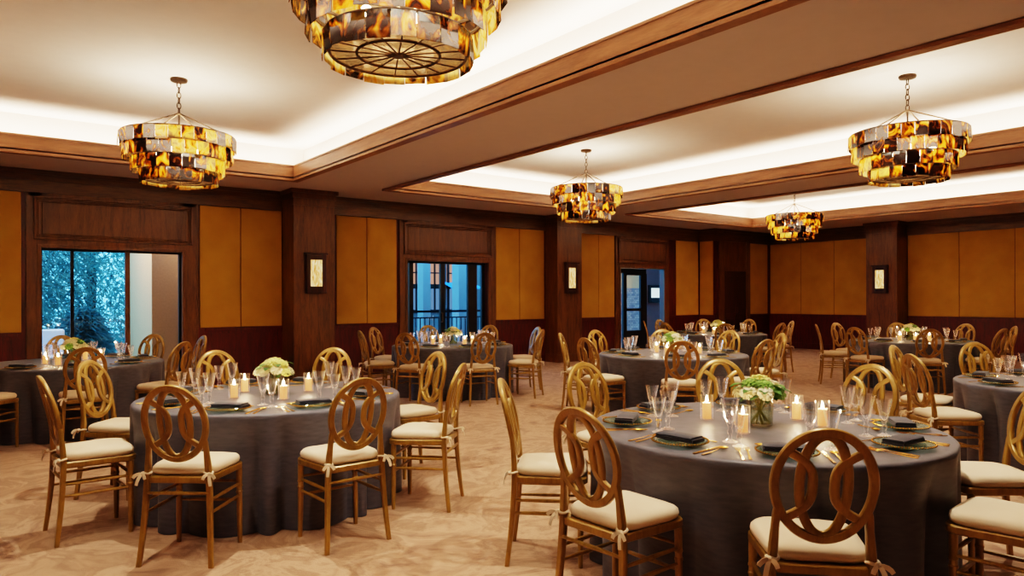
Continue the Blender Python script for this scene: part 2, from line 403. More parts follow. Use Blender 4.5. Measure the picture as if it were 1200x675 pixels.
# wall sconces
SHADE = None
def make_shade():
    m, t, out = nm('alabaster_sconce_glass'); v = coords(t, (30, 30, 9)); n = node(t, 'ShaderNodeTexNoise', Scale=1.0, Detail=4.0, Distortion=1.0); t.links.new(v, n.inputs[0])
    r = ramp(t, [(.34, srgb(206, 140, 70)), (.5, srgb(244, 190, 116)), (.64, srgb(255, 226, 170))]); t.links.new(n.outputs[0], r.inputs[0])
    e = node(t, 'ShaderNodeEmission', Strength=.7); t.links.new(r.outputs[0], e.inputs[0]); t.links.new(e.outputs[0], out.inputs[0]); return m
SHADE = make_shade()
def sconce(loc, rz, label):   # local: faces -Y
    o = empty('wall_sconce', loc, rz, label, 'wall lamp', 'pillar sconces')
    f = MB(); w, h = .19, .345; iw, ih = .105, .225
    f.box(-w, w, -.012, 0, -h, h, .004).build('back_plate', DARKW, o, 0)
    f = MB(); f.box(-w + .02, -iw, -.075, -.012, -h + .03, h - .03, .004); f.box(iw, w - .02, -.075, -.012, -h + .03, h - .03, .004)
    f.box(-iw, iw, -.07, -.012, ih, h - .03, .004); f.box(-iw, iw, -.07, -.012, -h + .03, -ih, .004); f.build('frame', DARKW, o, 0)
    MB().box(-w - .01, w + .01, -.09, 0, h - .03, h, .005).build('cap', DARKW, o, 0); MB().box(-w + .015, w - .015, -.08, 0, -h, -h + .03, .005).build('base', DARKW, o, 0)
    MB().box(-iw, iw, -.055, -.035, -ih, ih).build('lamp_shade', SHADE, o, 0)
sconce((4.69, 11.548, 1.86), 0, 'framed wooden wall sconce on the pillar beside the garden doorway')
sconce((10.70, 11.698, 1.875), 0, 'framed wooden wall sconce on the pillar past the balcony doorway')
sconce((17.808, 8.185, 1.865), -PI / 2, 'framed wooden wall sconce on the far wall pillar')

# doorways: casing + overdoor panel
def doorway(n, x0, x1, o0, o1, y, label):
    d = empty('door_%d' % n, (0, 0, 0), 0, label, None, None, 'structure')
    m = MB(); t = .035
    m.box(o0, x0, y - t, y, 0, ZT); m.box(x1, o1, y - t, y, 0, ZT); m.box(x0, x1, y - t, y, DZ, 2.285); m.box(o0, o1, y - t, y, 2.90, ZT)
    m.box(x0 - .05, x0, y - t - .018, y - t, 0, DZ + .05, .004); m.box(x1, x1 + .05, y - t - .018, y - t, 0, DZ + .05, .004); m.box(x0, x1, y - t - .018, y - t, DZ, DZ + .05, .004)
    m.box(o0, o0 + .03, y - t - .012, y - t, 0, ZT); m.box(o1 - .03, o1, y - t - .012, y - t, 0, ZT)
    m.build('door_casing', WOOD_P, d, 0)
    p = MB(); a, c = o0 + .09, o1 - .09; z0, z1 = 2.285, 2.90
    p.box(a, c, y - .02, y, z0, z1)
    for k, (e, dp) in enumerate(((0, .075), (.03, .058), (.05, .04))):
        w = (.03, .02, .02)[k]; A, B, Z0, Z1 = a + e, c - e, z0 + e, z1 - e
        for (q, r, s, u) in ((A, B, Z1 - w, Z1), (A, B, Z0, Z0 + w), (A, A + w, Z0 + w, Z1 - w), (B - w, B, Z0 + w, Z1 - w)): p.box(q, r, y - dp, y - .02, s, u, .006)
    i = .10; p.box(a + i, c - i, y - .03, y - .02, z0 + .08, z1 - .08, .005)
    p.build('transom_panel', WOOD_P, d, 0)
    return d
d1 = doorway(1, *D1, .66, 2.95, YA, 'garden doorway with sliding glass')
m = MB(); y = 12.16
for a, c in ((1.20, 1.245),): m.box(a, c, y, y + .05, 0, DZ)
m.box(.84, .855, y, y + .05, 0, DZ); m.box(2.675, 2.71, y, y + .06, 0, DZ); m.box(.84, 2.71, y, y + .05, DZ - .03, DZ); m.box(.84, 1.92, y, y + .05, 0, .1)
m.build('door_frame', BLACKM, d1, 0)
MB().box(1.915, 1.98, y - .01, y + .06, 0, DZ).build('jamb', WOOD_P, d1, 0)
MB().box(.855, 1.2, y + .02, y + .026, .1, DZ - .03).build('pane', PANE, d1, 0); MB().box(1.245, 1.915, y + .02, y + .026, .1, DZ - .03).build('pane', PANE, d1, 0)
d2 = doorway(2, *D2, 6.60, 8.89, YA, 'balcony doorway with black glazed leaves')
m = MB(); y = 12.2
for a, c in ((6.88, 6.97), (7.60, 7.71), (8.27, 8.50), (8.62, 8.70)): m.box(a, c, y, y + .06, 0.0, DZ)
m.box(6.78, 8.71, y, y + .06, DZ - .04, DZ); m.box(6.88, 8.5, y, y + .06, 0, .12)
m.build('door_frame', BLACKM, d2, 0)
MB().box(6.97, 7.60, y + .02, y + .026, .12, DZ - .04).build('pane', PANE, d2, 0); MB().box(7.71, 8.27, y + .02, y + .026, .12, DZ - .04).build('pane', PANE, d2, 0)
h = MB(); h.tube([(7.62, y, .95), (7.62, y - .05, .95), (7.62, y - .05, 1.13), (7.62, y, 1.13)], .012); h.build('handle', BRONZE, d2)
d3 = doorway(3, *D3, 12.54, 14.54, YA, 'third doorway with a glazed metal door and wall screen')
m = MB(); y = 12.3
m.box(12.72, 13.9, y, y + .06, 2.05, DZ); m.box(13.05, 13.17, y, y + .06, 0, 2.05); m.box(13.69, 13.92, y, y + .06, 0, 2.05); m.box(13.17, 13.69, y, y + .06, 0, .6); m.box(13.17, 13.69, y, y + .06, 1.09, 1.16); m.box(13.17, 13.69, y, y + .06, 2.0, 2.05)
m.build('door_frame', BLACKM, d3, 0)
for z0, z1 in ((.6, 1.09), (1.16, 2.0)): MB().box(13.17, 13.69, y + .02, y + .026, z0, z1).build('pane', PANE, d3, 0)
MB().box(12.72, 13.05, y + .02, y + .026, 0, 2.05).build('pane', PANE, d3, 0)
# dark double door in the inset wall
d4 = empty('door_4', (0, 0, 0), 0, 'closed dark mahogany double door in the inset wall', None, None, 'structure')
m = MB(); y = YS
for a, c in ((15.99, 16.19), (17.2, 17.38)): m.box(a, c, y - .05, y, 0, ZT, .004)
m.box(16.19, 17.2, y - .05, y, 2.15, 2.26, .004); m.box(16.19, 17.2, y - .03, y, 2.56, 2.60); m.box(16.19, 17.2, y - .02, y, 2.26, ZT); m.build('door_casing', WOOD_P, d4, 0)
for a, c in ((16.19, 16.69), (16.70, 17.2)):
    m = MB(); m.box(a, c, y - .025, y - .002, .01, 2.15)
    for z0, z1 in ((.15, .85), (.98, 2.02)):
        m.box(a + .07, c - .07, y - .036, y - .025, z0, z1, .008)
    lf = m.build('door_leaf', DARKW, d4, 0)
    k = MB(); xx = 16.64 if a < 16.5 else 16.75; k.tube([(xx, y - .025, 1.02), (xx, y - .07, 1.02), (xx, y - .07, 1.16), (xx, y - .025, 1.16)], .011); k.build('handle', BRONZE, lf)

# ------------------------------------------------------------------ outside
GROUND = mat_plain('patio_paving', srgb(120, 112, 104), .8, noise=.15, nscale=3)
S(MB().box(-12, 30, YA + HT, 34, -.14, -.01).build('ground_outside', GROUND, smooth=0), 'patio and ground beyond the doorways')
m = MB(); m.box(2.46, 5.9, 13.1, 15.2, -.01, 4.2); S(m.build('wall_patio', STUCCO, smooth=0), 'beige stucco wall block outside the garden doorway')
LEAF = []
def mat_leaf(name, c):
    m, t, out = nm(name); n = node(t, 'ShaderNodeTexNoise', Scale=1.6, Detail=4.0); t.links.new(coords(t), n.inputs[0])
    r = ramp(t, [(.3, tuple(x * .6 for x in c[:3]) + (1,)), (.7, tuple(min(1, x * 1.35) for x in c[:3]) + (1,))]); t.links.new(n.outputs[0], r.inputs[0])
    d = node(t, 'ShaderNodeBsdfDiffuse'); l = node(t, 'ShaderNodeBsdfTranslucent'); x = node(t, 'ShaderNodeMixShader', Fac=.5)
    for q in (d, l): t.links.new(r.outputs[0], q.inputs[0])
    t.links.new(d.outputs[0], x.inputs[1]); t.links.new(l.outputs[0], x.inputs[2]); t.links.new(x.outputs[0], out.inputs[0]); return m
for c in ((84, 138, 138), (102, 160, 156), (66, 114, 120)): LEAF.append(mat_leaf('garden_leaf', srgb(*c)))
BARK = mat_plain('bark', srgb(70, 58, 50), .9, noise=.3, nscale=12)
def tree(x, y, h, rad, n, mi, label, droop=.5, name='garden_tree'):
    o = empty(name, (x, y, -.01), 0, label, 'tree' if 'tree' in name else 'shrub', 'planting outside the garden doorway')
    rr = random.Random(int(x * 100 + y * 10)); f = MB()
    for i in range(n):
        a = rr.uniform(0, 2 * PI); q = rr.random() ** .45; zz = rr.random()
        r = rad * q * (math.sin(PI * min(1, .22 + zz * .74)) ** .6); z = h * (.04 + .96 * zz)
        c = Vector((r * math.cos(a), r * math.sin(a), z)); L = rr.uniform(.06, .15); w = L * rr.uniform(.09, .17)
        d = Vector((math.cos(a + rr.uniform(-.9, .9)), math.sin(a + rr.uniform(-.9, .9)), rr.uniform(-1.6, .4) * droop * 2)).normalized()
        s = d.cross(Vector((rr.uniform(-1, 1), rr.uniform(-1, 1), rr.uniform(-1, 1)))).normalized() * w
        f.quad(c - d * L, c - s, c + d * L, c + s)
    f.build('foliage', LEAF[mi], o, 0)
    t = MB(); t.tube([(0, 0, 0), (.03, .02, h * .35), (-.04, .05, h * .7)], .07 * h / 4, 8); t.build('trunk', BARK, o)
    return o
tree(.3, 17.2, 5.2, 1.9, 20000, 0, 'drooping blue-green tree seen through the first glass pane of the garden doorway')
tree(2.2, 18.4, 5.6, 2.1, 20000, 1, 'pale feathery tree behind the wide glass pane of the garden doorway')
tree(3.6, 19.5, 5.4, 2.0, 4200, 2, 'dark tree beyond the patio wall outside the garden doorway')
tree(-2.2, 18.0, 5.0, 2.0, 3600, 2, 'dark tree outside beyond the garden doorway casing')
for i, (x, y, h, r, mi, l) in enumerate(((1.0, 15.4, .9, .5, 1, 'low rounded shrub outside the first glass pane'), (1.75, 15.5, 1.25, .5, 2, 'tall wispy shrub outside the wide glass pane'), (1.9, 16.2, 1.0, .45, 0, 'low shrub against the patio wall outside'), (.2, 15.6, .8, .6, 2, 'low dark shrub at the edge of the garden doorway'))):
    tree(x, y, h, r, 2600, mi, l, .25, 'garden_shrub')
# patio seat glimpsed low through the first pane
CUSH = mat_fabric('patio_cushion', srgb(180, 196, 214), srgb(206, 218, 230))
o = empty('patio_bench', (1.05, 14.3, -.01), 0, 'pale cushioned patio bench outside the garden doorway', 'bench')
MB().box(-.45, .3, -.3, .3, .36, .48, .03).build('seat', CUSH, o); MB().box(-.45, .3, .24, .34, .48, .92, .03).build('backrest', CUSH, o)
for sx in (-.4, .24):
    for sy in (-.25, .25): MB().box(sx, sx + .05, sy - .025, sy + .025, 0, .36).build('leg', IRON, o, 0)
# balcony
o = empty('balcony_railing', (0, 13.6, 0), 0, 'dark iron balcony railing seen through the balcony doorway', 'railing')
r_ = MB(); r_.box(6.2, 9.9, -.03, .03, 1.11, 1.16); r_.build('handrail', IRON, o, 0); MB().box(6.2, 9.9, -.02, .02, .1, .14).build('bottom_rail', IRON, o, 0)
MB().box(6.2, 9.9, -.02, .02, .98, 1.01).build('upper_rail', IRON, o, 0)
bal = MB()
for i in range(31): bal.box(6.25 + i * .12, 6.27 + i * .12, -.01, .01, .14, .98)
bal.build('baluster_bars', IRON, o, 0)
for x in (6.2, 7.4, 8.65, 9.85): MB().box(x - .035, x + .035, -.035, .035, -.01, 1.2).build('post', IRON, o, 0)
PALE = mat_plain('pale_stucco', srgb(170, 178, 190), .9, noise=.05)
S(MB().box(8.43, 8.63, 14.3, 14.56, -.01, 4).build('column_4', PALE, smooth=0), 'pale outside pillar behind the balcony railing')
S(MB().box(9.36, 9.60, 14.2, 14.5, -.01, 4).build('column_5', PALE, smooth=0), 'pale outside pillar beyond the balcony doorway')
bd = empty('building', (0, 20, 0), 0, 'pale building with lit windows across from the balcony', 'building')
FARW = mat_plain('far_building_wall', srgb(96, 98, 104), .9, noise=.05)
m = MB(); m.box(9.5, 22, .1, .6, -.01, 1.0); m.box(9.5, 22, .1, .6, 2.7, 6); m.build('wall', FARW, bd, 0)
GLOWP = mat_emit('lit_window_peach', srgb(216, 160, 136), .55); GLOWB = mat_emit('dusk_window_blue', srgb(120, 160, 210), .45)
for x0, x1 in ((11.3, 11.8), (12.0, 12.5), (12.75, 13.6), (14.2, 15.0)):
    w = MB(); 
    for (a, c, e, f) in ((x0, x0 + .06, 1.0, 2.7), (x1 - .06, x1, 1.0, 2.7), (x0, x1, 1.0, 1.06), (x0, x1, 2.64, 2.7), (x0, x1, 1.75, 1.9), (x0, x1, 2.25, 2.29), ((x0 + x1) / 2 - .02, (x0 + x1) / 2 + .02, 1.06, 2.64)): w.box(a, c, 0, .1, e, f)
    wf = w.build('window', BLACKM, bd, 0)
    MB().box(x0, x1, .06, .09, 1.9, 2.64).build('pane', GLOWP, wf, 0); MB().box(x0, x1, .06, .09, 1.06, 1.75).build('pane', GLOWB, wf, 0)
AWN = mat_plain('blue_awning', srgb(70, 140, 214), .7)
a = MB(); a.add([(12.55, -.5, 1.78), (13.8, -.5, 1.78), (13.8, .1, 1.98), (12.55, .1, 1.98), (12.55, -.5, 1.74), (13.8, -.5, 1.74)], [(0, 1, 2, 3), (0, 4, 5, 1)]); a.build('awning', AWN, bd, 0)
piers = MB()
for x0, x1 in ((9.5, 11.3), (11.8, 12.0), (12.5, 12.75), (13.6, 14.2), (15.0, 22)): piers.box(x0, x1, .1, .6, 1.0, 2.7)
piers.build('pier_wall', FARW, bd, 0)
# passage beyond third doorway
PLAS = mat_plain('mauve_plaster', srgb(168, 150, 152), .9, noise=.03)
S(MB().box(15.06, 17.5, 13.4, 13.6, 0, 3).build('wall_passage', PLAS, smooth=0), 'mauve wall of the passage beyond the third doorway')
def make_stone():
    m, t, out = nm('stacked_stone'); p = princ(t, out, Roughness=.85); v = coords(t, (1, 1, 1), 'Object', (PI / 2, 0, 0))
    br = node(t, 'ShaderNodeTexBrick', Scale=4.0); br.inputs['Color1'].default_value = srgb(150, 142, 134); br.inputs['Color2'].default_value = srgb(96, 98, 108); br.inputs['Mortar'].default_value = srgb(60, 58, 60); br.inputs['Mortar Size'].default_value = .015
    t.links.new(v, br.inputs[0]); t.links.new(br.outputs[0], p.inputs['Base Color']); return m
st = MB(); st.box(14.0, 19.0, 16.0, 16.2, 0, 1.75); S(st.build('wall_stone', make_stone(), smooth=0), 'stacked stone wall beyond the glazed metal door')
st = MB(); st.box(14.0, 15.6, 16.0, 16.2, 1.75, 4); st.box(16.0, 16.45, 16.0, 16.2, 1.75, 4); st.box(16.85, 19, 16.0, 16.2, 1.75, 4); st.box(15.6, 16.0, 16.0, 16.2, 2.6, 4); st.box(16.45, 16.85, 16.0, 16.2, 2.6, 4)
S(st.build('wall_stucco', STUCCO, smooth=0), 'beige wall with small windows above the stone')
S(MB().box(14.6, 19.2, YA + HT, 16.3, 3.0, 3.15).build('passage_sky_block', PLAS, smooth=0), 'unseen slab added to keep sky light off the passage')  # slab added out of view to cut the blue sky light here
sc = empty('wall_screen', (15.50, 13.398, 1.54), 0, 'black framed lit screen on the passage wall beyond the third doorway', 'screen')
m = MB(); w, h = .30, .25
for (a, c, e, f) in ((-w, -w + .1, -h, h), (w - .1, w, -h, h), (-w + .1, w - .1, h - .09, h), (-w + .1, w - .1, -h, -h + .14)): m.box(a, c, -.05, 0, e, f, .006)
m.build('frame', BLACKM, sc, 0); MB().box(-w + .1, w - .1, -.03, -.01, -h + .14, h - .09).build('display', mat_emit('screen_glow', srgb(206, 232, 236), 1.0), sc, 0)

# ------------------------------------------------------------------ chandeliers
def chandelier():
    o = empty('chandelier', (0, 0, HU), 0, '', 'chandelier', 'amber shell chandeliers')
    MB().lathe([(0, 0), (.085, 0), (.088, -.012), (.08, -.03), (.03, -.036), (0, -.036)], 28).build('canopy', BRONZE, o)
    ch = MB(); z = -.036; n = 6; L = .335 / n
    for i in range(n):
        zc = z - L * (i + .5); pts = []
        for k in range(14):
            a = 2 * PI * k / 14; u = .020 * math.cos(a); w = (L * .62) * math.sin(a)
            pts.append((u, 0, zc + w) if i % 2 == 0 else (0, u, zc + w))
        ch.tube(pts, .0055, 6, True)
    ch.build('chain', BRONZE, o)
    rz0 = -.375
    rod = MB(); rod.tube([(0, 0, rz0), (0, 0, -1.07)], .009, 10); rod.lathe([(0, .012), (.022, .008), (.03, 0), (.022, -.012), (0, -.016)], 16, cz=rz0); rod.build('rod', BRONZE, o)
    rows = [(.5715, -.62, .135, 30), (.535, -.745, .135, 28), (.462, -.875, .135, 24), (.385, -1.0, .125, 20)]
    for i in range(4):
        a = 2 * PI * i / 4 + .5; st = MB(); st.tube([(.02 * math.cos(a), .02 * math.sin(a), rz0), (.56 * math.cos(a), .56 * math.sin(a), -.625)], .0075, 8); st.build('strut', BRONZE, o)
    for R_, zt, h_, n in rows:
        t = MB(); rr = random.Random(int(R_ * 1000)); rows_t = []
        for i in range(n):
            a = 2 * PI * (i + .5) / n + (.03 if n % 4 else 0); w = 2 * PI * R_ / n * .485; th = .004; tilt = rr.uniform(-.012, .012)
            ca, sa = math.cos(a), math.sin(a); zt2 = zt + rr.uniform(-.004, .004); hh = h_ + rr.uniform(-.004, .008)
            vs = []
            for dr, u, z in ((0, -w, zt2), (0, w, zt2), (0, w, zt2 - hh), (0, -w, zt2 - hh), (-th, -w, zt2), (-th, w, zt2), (-th, w, zt2 - hh), (-th, -w, zt2 - hh)):
                r2 = R_ + dr + (tilt if z < zt2 - .01 else 0); vs.append((r2 * ca - u * sa, r2 * sa + u * ca, z))
            t.add(vs, [(0, 1, 2, 3), (7, 6, 5, 4), (0, 4, 5, 1), (3, 2, 6, 7), (0, 3, 7, 4), (1, 5, 6, 2)])
        tier = t.build('shade_tier_tile', SHELL, o, 0); tier.name = 'tile_tier'
        g = MB(); ring = [((R_ - .012) * math.cos(2 * PI * k / 48), (R_ - .012) * math.sin(2 * PI * k / 48), zt + .004) for k in range(48)]
        g.tube(ring, .009, 6, True); g.build('rim', BRONZE, tier)
    # bottom disc: smoked panes in a spoked metal frame
    rb, zb = .355, -1.085
    f = MB()
    for rr_ in (rb, .215): f.tube([(rr_ * math.cos(2 * PI * k / 48), rr_ * math.sin(2 * PI * k / 48), zb) for k in range(48)], .008, 6, True)
    for k in range(16):
        a = 2 * PI * k / 16; f.tube([(.02 * math.cos(a), .02 * math.sin(a), zb), (rb * math.cos(a), rb * math.sin(a), zb)], .0045, 6)
    f.lathe([(0, .01), (.035, .008), (.04, 0), (.03, -.012), (0, -.016)], 16, cz=zb)
    disc = f.build('disc_frame', BRONZE, o)
    MB().lathe([(0, zb + .006), (rb, zb + .006)], 48).build('pane', SMOKE, disc, 0)
    BULB = mat_emit('bulb_glow', (1, .72, .4, 1), 22.0)
    for k in range(5):
        a = 2 * PI * k / 5 + .3; MB().ball((.23 * math.cos(a), .23 * math.sin(a), -.80), .030, n=12, m=8).build('bulb', BULB, o)
        s_ = MB(); s_.lathe([(.012, -.76), (.016, -.72), (.014, -.66), (0, -.66)], 10, .23 * math.cos(a), .23 * math.sin(a)); s_.tube([(.23 * math.cos(a), .23 * math.sin(a), -.68), (0, 0, -.62)], .006, 6); s_.build('bulb_socket', BRONZE, o)
    return o
cp = Proto(chandelier())
for x, y, rz, l in ((1.80, 8.15, .1, 'tiered amber shell chandelier hanging before the garden doorway'), (1.79, 3.28, .35, 'largest amber shell chandelier, cut off by the top edge'), (7.80, 8.15, .6, 'small looking amber shell chandelier over the balcony side of the middle coffer'),
                   (7.93, 3.36, .9, 'amber shell chandelier over the table at the right edge'), (13.87, 8.15, 1.3, 'smallest looking amber shell chandelier, in the furthest coffer')):
    cp.get((x, y, HU), rz, l, 'amber shell chandeliers')
    for dz, e in ((-.74, 52),):
        l_ = bpy.data.lights.new('chandelier_lamp', 'POINT'); l_.energy = e; l_.color = (1, .84, .62); l_.shadow_soft_size = .16
        q = bpy.data.objects.new('chandelier_lamp', l_); C.objects.link(q); q.location = (x, y, HU + dz)

# ------------------------------------------------------------------ chair
RW, ZB, ZTOP = .182, .548, .975
def yc(z): return -.200 - (.38 * (z - .47) ** 2 if z > .47 else -.0)
SECR = lambda w, t: [(-w, -t * .5), (-w * .72, -t), (w * .72, -t), (w, -t * .5), (w, t * .5), (w * .72, t), (-w * .72, t), (-w, t * .5)]
YV = Vector((0, 1, 0))
def bent(b):
    b.v = [(x, y + yc(z), z) for x, y, z in b.v]; return b
def inplane(pts, closed):
    n = len(pts); fr = []
    for i in range(n):
        a = pts[(i - 1) % n] if (closed or i) else pts[i]; c = pts[(i + 1) % n] if (closed or i < n - 1) else pts[i]
        t = (c - a).normalized(); fr.append((Vector((t.z, 0, -t.x)), YV))
    return fr
def outline(hw0, hw1, y0, y1, rad, seg=6):
    cs = [(-hw1, y1), (hw1, y1), (hw0, y0), (-hw0, y0)]; pts = []   # front-left, front-right, rear-right, rear-left (clockwise)
    n = 4
    for i in range(n):
        p = Vector((*cs[i], 0)); a = (Vector((*cs[i - 1], 0)) - p).normalized(); c = (Vector((*cs[(i + 1) % n], 0)) - p).normalized()
        r = rad[i]
        p0, p2 = p + a * r, p + c * r
        for k in range(seg + 1):
            u = k / seg; pts.append(p0 * (1 - u) ** 2 + p * 2 * u * (1 - u) + p2 * u * u)
    return pts
def plate_loops(pts, loops, cz=None):
    b = MB(); n = len(pts); c = sum(pts, Vector()) / n; rings = []
    for s, z in loops:
        rings.append(len(b.v)); b.v += [tuple(c + (p - c) * s + Vector((0, 0, z))) for p in pts]
    for a, d in zip(rings, rings[1:]):
        for i in range(n): j = (i + 1) % n; b.f.append((a + j, a + i, d + i, d + j))
    b.v.append((c.x, c.y, loops[-1][1])); t = len(b.v) - 1
    b.v.append((c.x, c.y, loops[0][1])); u = len(b.v) - 1
    for i in range(n):
        j = (i + 1) % n; b.f.append((rings[-1] + j, rings[-1] + i, t)); b.f.append((rings[0] + i, rings[0] + j, u))
    return b
def chair():
    o = empty('dining_chair', (0, 0, 0), 0, '', 'chair')
    plate_loops(outline(.172, .205, -.212, .19, (.075, .075, .03, .03)), [(.97, .436), (1, .441), (1, .467), (.975, .473)]).build('seat', GOLDW, o)
    zs = .474
    cu = plate_loops(outline(.172, .205, -.195, .185, (.11, .11, .08, .08), 8), [(.93, zs), (.985, zs + .008), (1.005, zs + .022), (.985, zs + .038), (.93, zs + .049), (.80, zs + .056), (.5, zs + .060), (.2, zs + .061)])
    rr = random.Random(3); cu.v = [(x, y, z + (.0025 * math.sin(x * 41) * math.cos(y * 37) if z > zs + .03 else 0)) for x, y, z in cu.v]
    cu = cu.build('seat_cushion', IVORY, o, 70)
    for s in (-1, 1):
        t = MB(); px, py, pz = s * .168, -.204, .492
        ring = [(px + .021 * math.cos(a), py + .020 * math.sin(a), pz + .003 * math.sin(2 * a)) for a in [2 * PI * k / 14 for k in range(14)]]
        t.tube(ring, .006, 6, True)
        t.ball((px + s * .012, py - .022, pz - .002), .014, .011, .012, 10, 6)
        for dx, dy, dz in ((s * .042, -.020, -.020), (s * .020, -.026, -.058), (-s * .024, -.020, -.026)):
            p0 = Vector((px + s * .012, py - .024, pz)); p3 = p0 + Vector((dx, dy, dz)); pm = (p0 + p3) / 2 + Vector((dx * .2, -.012, .014))
            path = [p0 * (1 - u) ** 2 + pm * 2 * u * (1 - u) + p3 * u * u for u in (0, .25, .5, .75, 1)]
            fr = []
            for i in range(5):
                tg = (path[min(4, i + 1)] - path[max(0, i - 1)]).normalized(); a_ = tg.cross(YV).normalized(); fr.append((a_, tg.cross(a_).normalized()))
            t.sweep(path, fr, [(-.008, -.0012), (.008, -.0012), (.008, .0012), (-.008, .0012)], scales=(.6, 1, 1.1, 1.1, 1.0))
        t.build('tie', IVORY, cu)
    # rear legs rising into back posts
    for s in (-1, 1):
        path = []; sc = []
        for z in (0, .1, .2, .3, .4, .47, .54, .60, .655, .69):
            if z < .47: k = z / .47; x = .196 - .028 * k ** .8; y = -.239 + .039 * (1 - (1 - k) ** 1.6)
            else: x = .168 - .015 * (z - .47) / .2; y = yc(z)
            path.append(Vector((s * x, y, z))); sc.append((.80 + .20 * min(1, z / .35)) * (1 if z < .6 else .86 if z < .66 else .6))
        b = MB(); b.sweep(path, [(Vector((1, 0, 0)), YV)] * len(path), SECR(.0165, .0145), scales=sc); b.build('leg', GOLDW, o)
    for s in (-1, 1):
        b = MB(); prof = [(0, 0), (.0125, 0), (.0145, .06), (.0165, .20), (.0165, .29), (.019, .294), (.019, .302), (.016, .306), (.016, .325), (.019, .329), (.019, .337), (.0165, .342), (.018, .40), (.018, .436), (0, .436)]
        b.lathe(prof, 14); b.v = [(x + s * (.183 - .006 * z / .44), y + .150, z) for x, y, z in b.v]; b.build('leg', GOLDW, o)
    def stretch(p, q, bulge=1.25):
        p, q = Vector(p), Vector(q); b = MB(); b.tube([p.lerp(q, u) for u in (0, .12, .3, .5, .7, .88, 1)], .0085, 8, rs=(.85, .95, 1.1, bulge, 1.1, .95, .85)); b.build('stretcher', GOLDW, o)
    for s in (-1, 1):
        stretch((s * .173, -.214, .345), (s * .179, .150, .345)); stretch((s * .178, -.218, .278), (s * .180, .150, .278))
    stretch((-.173, -.212, .385), (.173, -.212, .385)); stretch((-.18, .150, .36), (.18, .150, .36)); stretch((-.18, .150, .25), (.18, .150, .25))
    # oval back with interlaced ovals
    zc = (ZB + ZTOP) / 2; hz = (ZTOP - ZB) / 2; wb = .0168; th = .0125
    n = 72; pts = [Vector(((RW - wb) * math.cos(2 * PI * i / n), 0, zc + (hz - wb) * math.sin(2 * PI * i / n))) for i in range(n)]
    bent(MB().sweep(pts, inplane(pts, True), SECR(wb, th), True)).build('back_ring', GOLDW, o, 50)
    n = 60; a_, b_ = .081, hz - .029
    pts = [Vector((a_ * math.cos(2 * PI * i / n), 0, zc + b_ * math.sin(2 * PI * i / n))) for i in range(n)]
    sp = MB(); sp.sweep(pts, inplane(pts, True), SECR(.0168, .0095), True)
    for s in (-1, 1):
        pts = []
        for i in range(25):
            u = -1 + 2 * i / 24; z = u * .128; x = -.036 - .092 * (abs(z) / .124) ** 3.0
            pts.append(Vector((s * x, 0, zc + z)))
        sp.sweep(pts, inplane(pts, False), SECR(.0165, .0105))
    bent(sp).build('back_splat', GOLDW, o, 50)
    return o

# ------------------------------------------------------------------ table
TR, TZ = .905, .728
def cloth_mesh(seed):
    rr = random.Random(seed); n = 288; b = MB()
    ph = rr.uniform(0, 6.28); k = rr.randint(16, 19); cuts = sorted(2 * PI * (i + rr.uniform(-.3, .3)) / k for i in range(k)); amp = [rr.uniform(.45, 1.1) for _ in range(k)]
    def fold(a):
        for i in range(k):
            lo = cuts[i]; hi = cuts[(i + 1) % k] + (2 * PI if i == k - 1 else 0)
            for aa in (a, a + 2 * PI):
                if lo <= aa < hi:
                    u = (aa - lo) / (hi - lo); A = amp[i] * (1 - u) + amp[(i + 1) % k] * u
                    return A * (math.sin(PI * u) ** .95 - 1)
        return 0
    rings = [(0, 0, 0)]
    prof = [(.30, TZ, 0), (.60, TZ, 0), (.82, TZ, 0), (.885, TZ, 0), (.897, TZ - .003, 0), (.905, TZ - .011, .0), (.908, TZ - .03, .05), (.909, TZ - .07, .18), (.911, TZ - .14, .40), (.913, TZ - .24, .62), (.915, TZ - .36, .78), (.917, TZ - .48, .90), (.919, TZ - .6, .98), (.921, .004, 1.05)]
    b.v.append((0, 0, TZ)); st = []
    for r, z, f in prof:
        st.append(len(b.v))
        for i in range(n):
            a = 2 * PI * i / n; q = r + f * .125 * fold(a) + f * .006 * math.sin(5 * a + ph) ; b.v.append((q * math.cos(a), q * math.sin(a), z))
    for i in range(n): b.f.append((0, st[0] + i, st[0] + (i + 1) % n))
    for a, c in zip(st, st[1:]):
        for i in range(n): j = (i + 1) % n; b.f.append((a + i, c + i, c + j, a + j))
    return b
TWOOD = mat_wood('plywood_tabletop', srgb(150, 110, 70), srgb(180, 140, 95))
def table(x, y, seed, label):
    o = empty('banquet_table', (x, y, 0), 0, label, 'table', 'round banquet tables')
    cloth_mesh(seed).build('tablecloth', CLOTH, o, 180)
    MB().lathe([(0, TZ - .03), (.87, TZ - .03), (.88, TZ - .02), (.88, TZ - .008), (0, TZ - .008)], 48).build('tabletop', TWOOD, o)
    for a in (.6, 2.2, 3.7, 5.3): MB().lathe([(0, 0), (.018, 0), (.018, TZ - .03), (0, TZ - .03)], 10, .5 * math.cos(a), .5 * math.sin(a)).build('leg', BLACKM, o)
    return o

